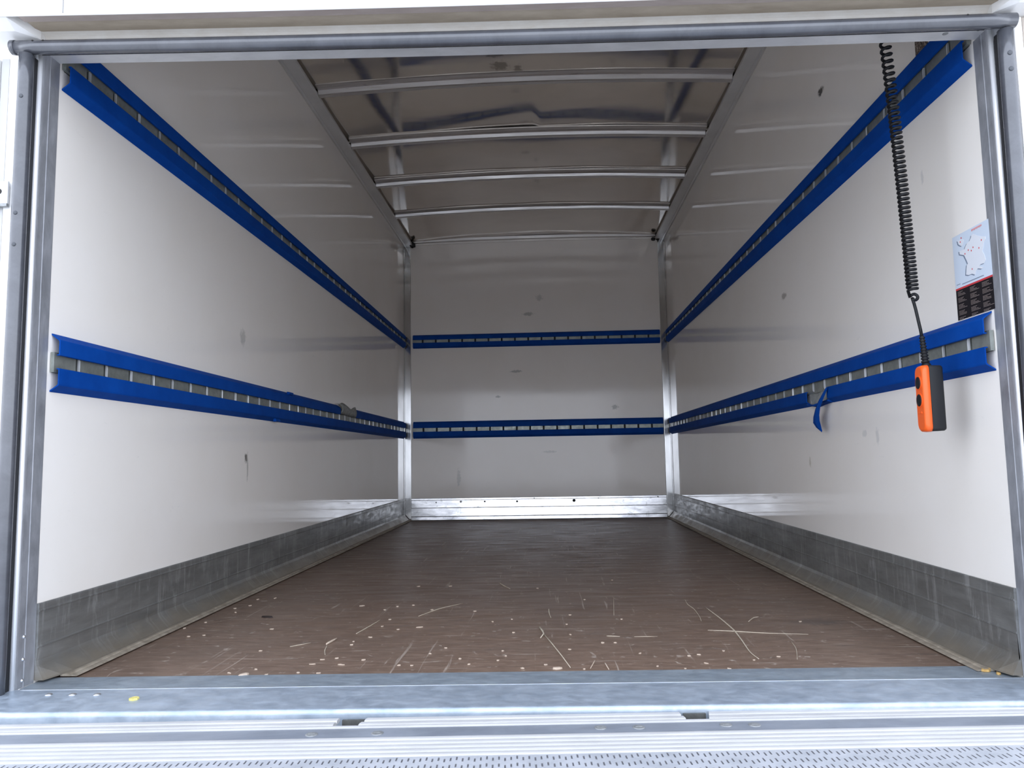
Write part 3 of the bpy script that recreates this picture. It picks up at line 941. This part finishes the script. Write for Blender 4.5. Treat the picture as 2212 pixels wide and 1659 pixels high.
pts = head + [unrot @ Vector(p) for p in pts[5:]]
b = MB(); b.tube(pts, 0.0036, 7)
b.build('coiled_cord', M_cord, pend)

# ------------------------------------------------------------------ map notice on the right wall
NX_ = 1.0492
M_sheet = material('pale_blue_print', (0.66, 0.74, 0.84), 0.35)
M_land = material('white_print', (0.80, 0.82, 0.86), 0.35)
M_shade = material('grey_blue_print', (0.20, 0.25, 0.33), 0.5)
M_red = material('red_print', (0.62, 0.05, 0.06), 0.4)
M_pink = material('pale_red_print', (0.72, 0.30, 0.30), 0.4)
M_blk = material('black_print', (0.012, 0.010, 0.012), 0.55, 0.0, 0.25)
M_txt = material('grey_brown_print', (0.20, 0.16, 0.145), 0.6)
notice = thing('map_notice', 'map of France notice with black address table on the right wall beside the jamb', 'notice', (NX_, 0.112, 0.775))
YL, YR = 0.1790, 0.0400        # far and near edges as seen
ZT, ZM, ZB2 = 0.9745, 0.8505, 0.7760


def quad_uv(cx_, cy_):
    """pixel of the studied crop -> (y, z) on the sheet"""
    u = (cx_ - (335 + (cy_ - 440) * 0.085)) / (425.0 + (cy_ - 440) * 0.018)
    top = 440 - 230 * u
    bot = 1090 - 165 * u
    vv = (cy_ - top) / (bot - top)
    return YL + (YR - YL) * u, ZT + (ZM - ZT) * vv


def flat(name, poly, mat, lift, parent):
    """thin print: polygon of (y,z) on the wall plane"""
    o0 = Vector((NX_, 0.112, 0.775))
    n = len(poly)
    v = [Vector((NX_ - lift, y, z)) - o0 for y, z in poly] + [Vector((NX_ - lift + 0.0004, y, z)) - o0 for y, z in poly]
    f = [tuple(range(n)), tuple(range(2 * n - 1, n - 1, -1))] + [(i, n + i, n + (i + 1) % n, (i + 1) % n) for i in range(n)]
    return obj(name, v, f, mat, parent)


flat('sheet', [(YL, ZT), (0.031, ZT), (0.031, ZM), (YL, ZM)], M_sheet, 0.0008, notice)
flat('address_table', [(YL, ZM - 0.0042), (0.031, ZM - 0.0042), (0.031, ZB2), (YL, ZB2)], M_blk, 0.0008, notice)
flat('red_rule', [(YL, ZM), (0.031, ZM), (0.031, ZM - 0.0042), (YL, ZM - 0.0042)], M_red, 0.0009, notice)
fr = [(600, 385), (650, 405), (690, 418), (742, 420), (746, 455), (728, 500), (722, 560), (714, 610), (738, 650), (758, 720), (745, 760), (700, 775), (685, 800), (732, 815), (715, 832), (668, 826), (645, 858), (640, 905), (598, 893), (560, 908), (525, 903), (528, 830), (533, 780), (545, 762), (528, 720), (508, 680), (497, 655), (440, 645), (432, 605), (470, 590), (500, 578), (512, 540), (528, 502), (560, 470), (575, 430), (580, 400)]
isl = [(408, 468), (425, 470), (440, 455), (462, 448), (488, 462), (480, 500), (465, 538), (440, 530), (420, 515)]
for nm, pl in (('map_outline', fr), ('map_inset', isl)):
    flat(nm + '_shadow', [quad_uv(x - 13, y + 12) for x, y in pl], M_shade, 0.0011, notice)
    flat(nm, [quad_uv(x, y) for x, y in pl], M_land, 0.0014, notice)
for (x, y) in ((700, 465), (605, 555), (675, 565), (548, 590), (585, 597), (508, 637), (600, 832), (455, 435), (445, 487)):
    cy_, cz_ = quad_uv(x, y)
    flat('map_pin', [(cy_ + 0.0017 * math.cos(a), cz_ + 0.0021 * math.sin(a)) for a in [k * math.pi / 4 for k in range(8)]], M_red, 0.0017, notice)


def lines(name, rects, mat, lift):
    o0 = Vector((NX_, 0.112, 0.775))
    b = MB()
    for y0, y1, z0, z1 in rects:
        b.box(NX_ - lift - o0.x, NX_ - lift + 0.0003 - o0.x, min(y0, y1) - o0.y, max(y0, y1) - o0.y, z0 - o0.z, z1 - o0.z)
    o = b.build(name, mat, notice)
    o['kind'] = 'stuff'
    return o


lines('red_heading', [(0.097 - k * 0.0052, 0.097 - k * 0.0052 - 0.0040, 0.966 + 0.0006 * (k % 2), 0.9705) for k in range(8)], M_pink, 0.0012)
lines('caption', [(0.150 - k * 0.0042, 0.150 - k * 0.0042 - 0.0034, 0.8555, 0.8575) for k in range(21)], M_shade, 0.0012)
lines('small_note', [(0.173 - k * 0.004, 0.173 - k * 0.004 - 0.003, 0.8585, 0.8600) for k in range(4)], M_shade, 0.0012)
rect = []
rnd = random.Random(3)
for col, y0 in enumerate((0.171, 0.120, 0.072)):
    z = 0.842
    for blk in range(5):
        for ln in range(4):
            wd = (0.022, 0.016, 0.026, 0.034)[ln] + rnd.uniform(-0.003, 0.003)
            yy = y0
            while yy > y0 - wd:
                w_ = rnd.uniform(0.002, 0.006)
                if z - 0.0012 > ZB2 + 0.001:
                    rect.append((yy, yy - w_, z - 0.0013, z))
                yy -= w_ + 0.0010
            z -= 0.0028
        z -= 0.0040
lines('address_lines', rect, M_txt, 0.0012)

# speckled strip behind the upper right rail
M_speck = material('speckled_brown_print', (0.10, 0.07, 0.05), 0.6)
_n = NT(M_speck)
_n.color(_n.ramp(_n.noise((1, 1.3, 0.7), 130, 3, 0.7), [(0.42, (0.02, 0.018, 0.016)), (0.50, (0.12, 0.075, 0.055)), (0.62, (0.45, 0.40, 0.33))]))
b = MB(); b.box(1.0462, 1.0496, 0.224, 0.282, 1.462, 1.60)
o = b.build('speckled_strip', M_speck)
tag(o, 'speckled brown and black strip on the right wall above the high rail', 'strip')

# ------------------------------------------------------------------ bits lying on the floor


def straw(label, pts, r, mat=M_straw, name='straw', group=None, cat='straw'):
    p0 = Vector((*pts[0], r * 0.8))
    P = []
    for i in range(len(pts) - 1):
        for k in range(4):
            a, c = Vector((*pts[i], 0)), Vector((*pts[i + 1], 0))
            P.append(a.lerp(c, k / 4))
    P.append(Vector((*pts[-1], 0)))
    # soften the corners
    for _ in range(2):
        P = [P[0]] + [(P[i - 1] + 2 * P[i] + P[i + 1]) / 4 for i in range(1, len(P) - 1)] + [P[-1]]
    n = len(P)
    b = MB()
    b.tube([p + Vector((0, 0, r * 0.8)) - p0 for p in P], [r * (1.0 - 0.45 * abs(2 * i / (n - 1) - 0.8)) for i in range(n)], 6)
    o = b.build(name, mat)
    o.location = p0
    return tag(o, label, cat, group)


straw('long bent pale straw lying lengthwise near the right front of the floor', [(0.5581, 0.8114), (0.5674, 0.6486), (0.5703, 0.4937), (0.5611, 0.3742), (0.5501, 0.2574), (0.5549, 0.2005)], 0.0020)
straw('thin pale straw lying crosswise over the long bent straw', [(0.5005, 0.4995), (0.5644, 0.4864), (0.6325, 0.4624), (0.7486, 0.443)], 0.0013)
t = thing('straw', 'pale forked straw near the middle of the floor front', 'straw', (0.058, 0.4659, 0.0))
for k, pl in enumerate(([(0.058, 0.4659), (0.0803, 0.3531), (0.1019, 0.2375), (0.1193, 0.1351)], [(0.0467, 0.542), (0.0535, 0.5032), (0.058, 0.4659), (0.0499, 0.4179)])):
    b = MB()
    r = (0.0016, 0.0026)[k]
    b.tube([(x - 0.058, y - 0.4659, r * 0.9) for x, y in pl], [r, r * 0.9, r * 0.8, r * 0.5], 6)
    b.build(('stem', 'fork')[k], M_straw, t)
straw('S-curved thin straw left of the long bent straw', [(0.5191, 0.9446), (0.5122, 0.8643), (0.5199, 0.7883), (0.5137, 0.6723), (0.5066, 0.6187)], 0.0012)
straw('straight thin straw pointing to the back wall, right of the floor centre', [(0.2905, 0.9978), (0.266, 0.7037)], 0.0010)
straw('short squiggly straw behind the forked straw', [(0.0722, 0.8062), (0.0725, 0.7456), (0.0779, 0.6768)], 0.0016)
straw('short straw farthest back near the floor centre', [(-0.1123, 1.3109), (-0.0904, 1.2387), (-0.0675, 1.1866)], 0.0018)
straw('short crosswise straw right of the forked straw', [(0.2236, 0.4397), (0.2581, 0.4334)], 0.0013)
straw('faint crosswise straw in line right of the short crosswise one', [(0.2949, 0.4324), (0.3565, 0.4343)], 0.0008)
straw('thin straw bending toward the sill at the right, beyond the long crosswise straw', [(0.6816, 0.3711), (0.6723, 0.2997), (0.6417, 0.1989)], 0.0009)
straw('short curled straw at the right, behind the long crosswise straw', [(0.6365, 0.6039), (0.6635, 0.6561), (0.682, 0.6663)], 0.0014)
straw('short pale splinter at the sill edge, the right one of the leaning pair', [(0.1994, 0.1731), (0.204, 0.1185)], 0.0017, M_chip, 'splinter', None, 'splinter')
straw('short pale splinter at the sill edge, the left one of the leaning pair', [(0.1774, 0.1939), (0.1635, 0.128)], 0.0015, M_chip, 'splinter', None, 'splinter')
straw('pinkish splinter on the left half of the floor above a curled straw', [(-0.502, 0.363), (-0.4925, 0.4265)], 0.0032, M_chip, 'splinter', None, 'splinter')
straw('curled straw below the pinkish splinter on the left', [(-0.4983, 0.3561), (-0.4894, 0.303), (-0.4748, 0.2586)], 0.0013)
straw('slanting straw right of the pinkish splinter', [(-0.4551, 0.4855), (-0.4416, 0.5653), (-0.4272, 0.6696)], 0.0014)
straw('slanting straw left of the pinkish splinter', [(-0.5909, 0.3448), (-0.5496, 0.385)], 0.0012)
straw('slanting broken straw left of the floor centre, farther back', [(-0.3217, 0.7124), (-0.2752, 0.8302), (-0.2091, 0.9141)], 0.0012)


def chip(name, mat, x, y, lx, ly, h, rz, label, cat, group=None, seed=0, z=0.0):
    rnd = random.Random(seed)
    n = 7
    out = [(lx / 2 * math.cos(2 * math.pi * k / n) * rnd.uniform(0.7, 1.1), ly / 2 * math.sin(2 * math.pi * k / n) * rnd.uniform(0.7, 1.1)) for k in range(n)]
    b = MB()
    b.loft([[(px, py, 0.0003) for px, py in out], [(px * 0.92, py * 0.92, h * rnd.uniform(0.7, 1.2)) for px, py in out]])
    o = b.build(name, mat)
    o.location = (x, y, z)
    o.rotation_euler = (0, 0, rz)
    return tag(o, label, cat, group)


M_darkchip = material('dark_scrap', (0.025, 0.015, 0.012), 0.7)
M_yellow = mottled('yellow_leaf', (0.55, 0.47, 0.10), (0.75, 0.66, 0.25), 0.7, 0.0, 150)
M_ochre = mottled('ochre_leaf', (0.45, 0.26, 0.07), (0.62, 0.42, 0.16), 0.7, 0.0, 120)
chip('scrap', M_darkchip, -0.785, 0.713, 0.045, 0.016, 0.004, -0.2, 'dark scrap on the left part of the brown floor', 'scrap', None, 4)
chip('wood_chip', M_chip, -0.609, 0.088, 0.026, 0.018, 0.004, 0.6, 'largest pale wood chip at the sill edge on the left', 'wood chip', None, 5)
chip('wood_chip', M_chip, 0.089, 0.128, 0.024, 0.012, 0.004, 0.1, 'pale wood chip at the sill edge beside the tip of the forked straw', 'wood chip', None, 6)
chip('leaf', M_yellow, -0.762, -0.086, 0.022, 0.026, 0.004, 0.4, 'crumpled yellow leaf bit on the galvanised sill at the left', 'leaf', None, 9, 0.0018)
chip('leaf', M_ochre, 1.003, 0.087, 0.026, 0.017, 0.005, 0.4, 'ochre leaf crumb in the right corner beside the jamb', 'leaf', None, 10, 0.003)
chip('leaf', M_ochre, 1.014, 0.062, 0.014, 0.010, 0.004, 1.1, 'small brown leaf crumb nearest the right jamb', 'leaf', None, 12, 0.003)
rnd = random.Random(11)
CHIPS = [(0.032, 1.191, 0), (0.191, 0.96, 0), (-0.091, 0.628, 0), (-0.158, 0.783, 0), (0.122, 0.586, 0), (0.129, 0.458, 0), (0.122, 0.301, 0), (-0.042, 0.289, 0), (-0.032, 0.24, 0), (-0.113, 0.169, 0), (0.063, 0.162, 0), (0.011, 0.133, 0), (0.208, 0.366, 0), (0.24, 0.366, 0), (0.29, 0.259, 0), (0.401, 0.232, 0), (0.426, 0.245, 0), (0.492, 0.278, 0), (0.428, 0.169, 0), (0.606, 0.223, 0), (0.373, 0.125, 0), (0.47, 0.123, 0), (0.315, 0.145, 0), (0.15, 0.124, 0), (0.316, 1.36, 0), (0.135, 0.715, 0), (-0.037, 0.659, 0), (-0.024, 0.487, 0), (0.283, 0.648, 0), (0.779, 0.599, 0), (-0.048, 0.202, 0), (0.542, 0.194, 0), (-0.975, 0.568, 0), (-0.877, 0.479, 0), (-0.914, 0.465, 0), (-0.949, 0.647, 0), (-0.947, 0.857, 0), (-0.918, 0.793, 0), (-0.916, 0.904, 1), (-0.933, 1.016, 0), (-0.879, 1.038, 0), (-0.652, 0.303, 0), (-0.599, 0.135, 0), (-0.648, 0.104, 0), (-0.558, 0.09, 0), (-0.491, 0.106, 0), (-0.443, 0.101, 1), (-0.469, 0.216, 1), (-0.481, 0.176, 1), (-0.437, 0.228, 0), (-0.412, 0.17, 1), (-0.44, 0.396, 0), (-0.436, 0.361, 0), (-0.369, 0.211, 0), (-0.406, 0.443, 1), (-0.403, 0.576, 0), (-0.4, 0.669, 0), (-0.35, 0.535, 0), (-0.294, 0.561, 1), (-0.447, 0.816, 0), (-0.416, 0.868, 0), (-0.368, 0.888, 0), (-0.295, 0.81, 0), (-0.294, 1.254, 1), (-0.413, 1.255, 1), (-0.274, 0.162, 0), (-0.244, 0.161, 0), (-0.139, 0.218, 0), (-0.218, 0.266, 0), (-0.187, 0.322, 0), (-0.538, 0.884, 1), (-0.713, 0.549, 0)]


def zone(x, y):
    if y < 0.25:
        if x < -0.35: return 'by the left part of the sill'
        if x < -0.08: return 'by the sill left of forked straw'
        if x < 0.25: return 'by the sill at forked straw'
        return 'by the sill right of forked straw'
    if x < -0.85: return 'along the left kick plate'
    if x < -0.30: return 'around the slanting straws'
    if x < 0.0: return 'left of the forked straw'
    if x < 0.27: return 'beside and behind the forked straw'
    return 'among the straws on the right'


ORD = ['leftmost', 'second from the left', 'third from the left', 'fourth from the left', 'fifth from the left', 'sixth from the left', 'seventh from the left', 'eighth from the left', 'ninth from the left', 'tenth from the left', 'eleventh from the left', 'twelfth from the left', 'thirteenth from the left', 'fourteenth from the left', 'fifteenth from the left']
bear = lambda c: (c[0] - CAM.x) / (c[1] - CAM.y)
zones = {}
for c in sorted(CHIPS, key=bear):
    zones.setdefault(zone(c[0], c[1]), []).append(c)
for k, (x, y, e) in enumerate(CHIPS):
    gr = zone(x, y)
    lb = '%s of the tiny wood chips %s' % (ORD[zones[gr].index((x, y, e))], gr)
    gr = 'wood chips ' + gr
    a_ = rnd.uniform(0.006, 0.012) * (1.9 if e else 1.0)
    b_ = rnd.uniform(0.003, 0.007) * (0.7 if e else 1.0)
    chip('wood_chip', M_chip, x, y, a_, b_ + 0.007 * min(y, 1), 0.0022, rnd.uniform(-0.35, 0.9) if e else rnd.uniform(-0.6, 0.6), lb, 'wood chip', gr, 100 + k)
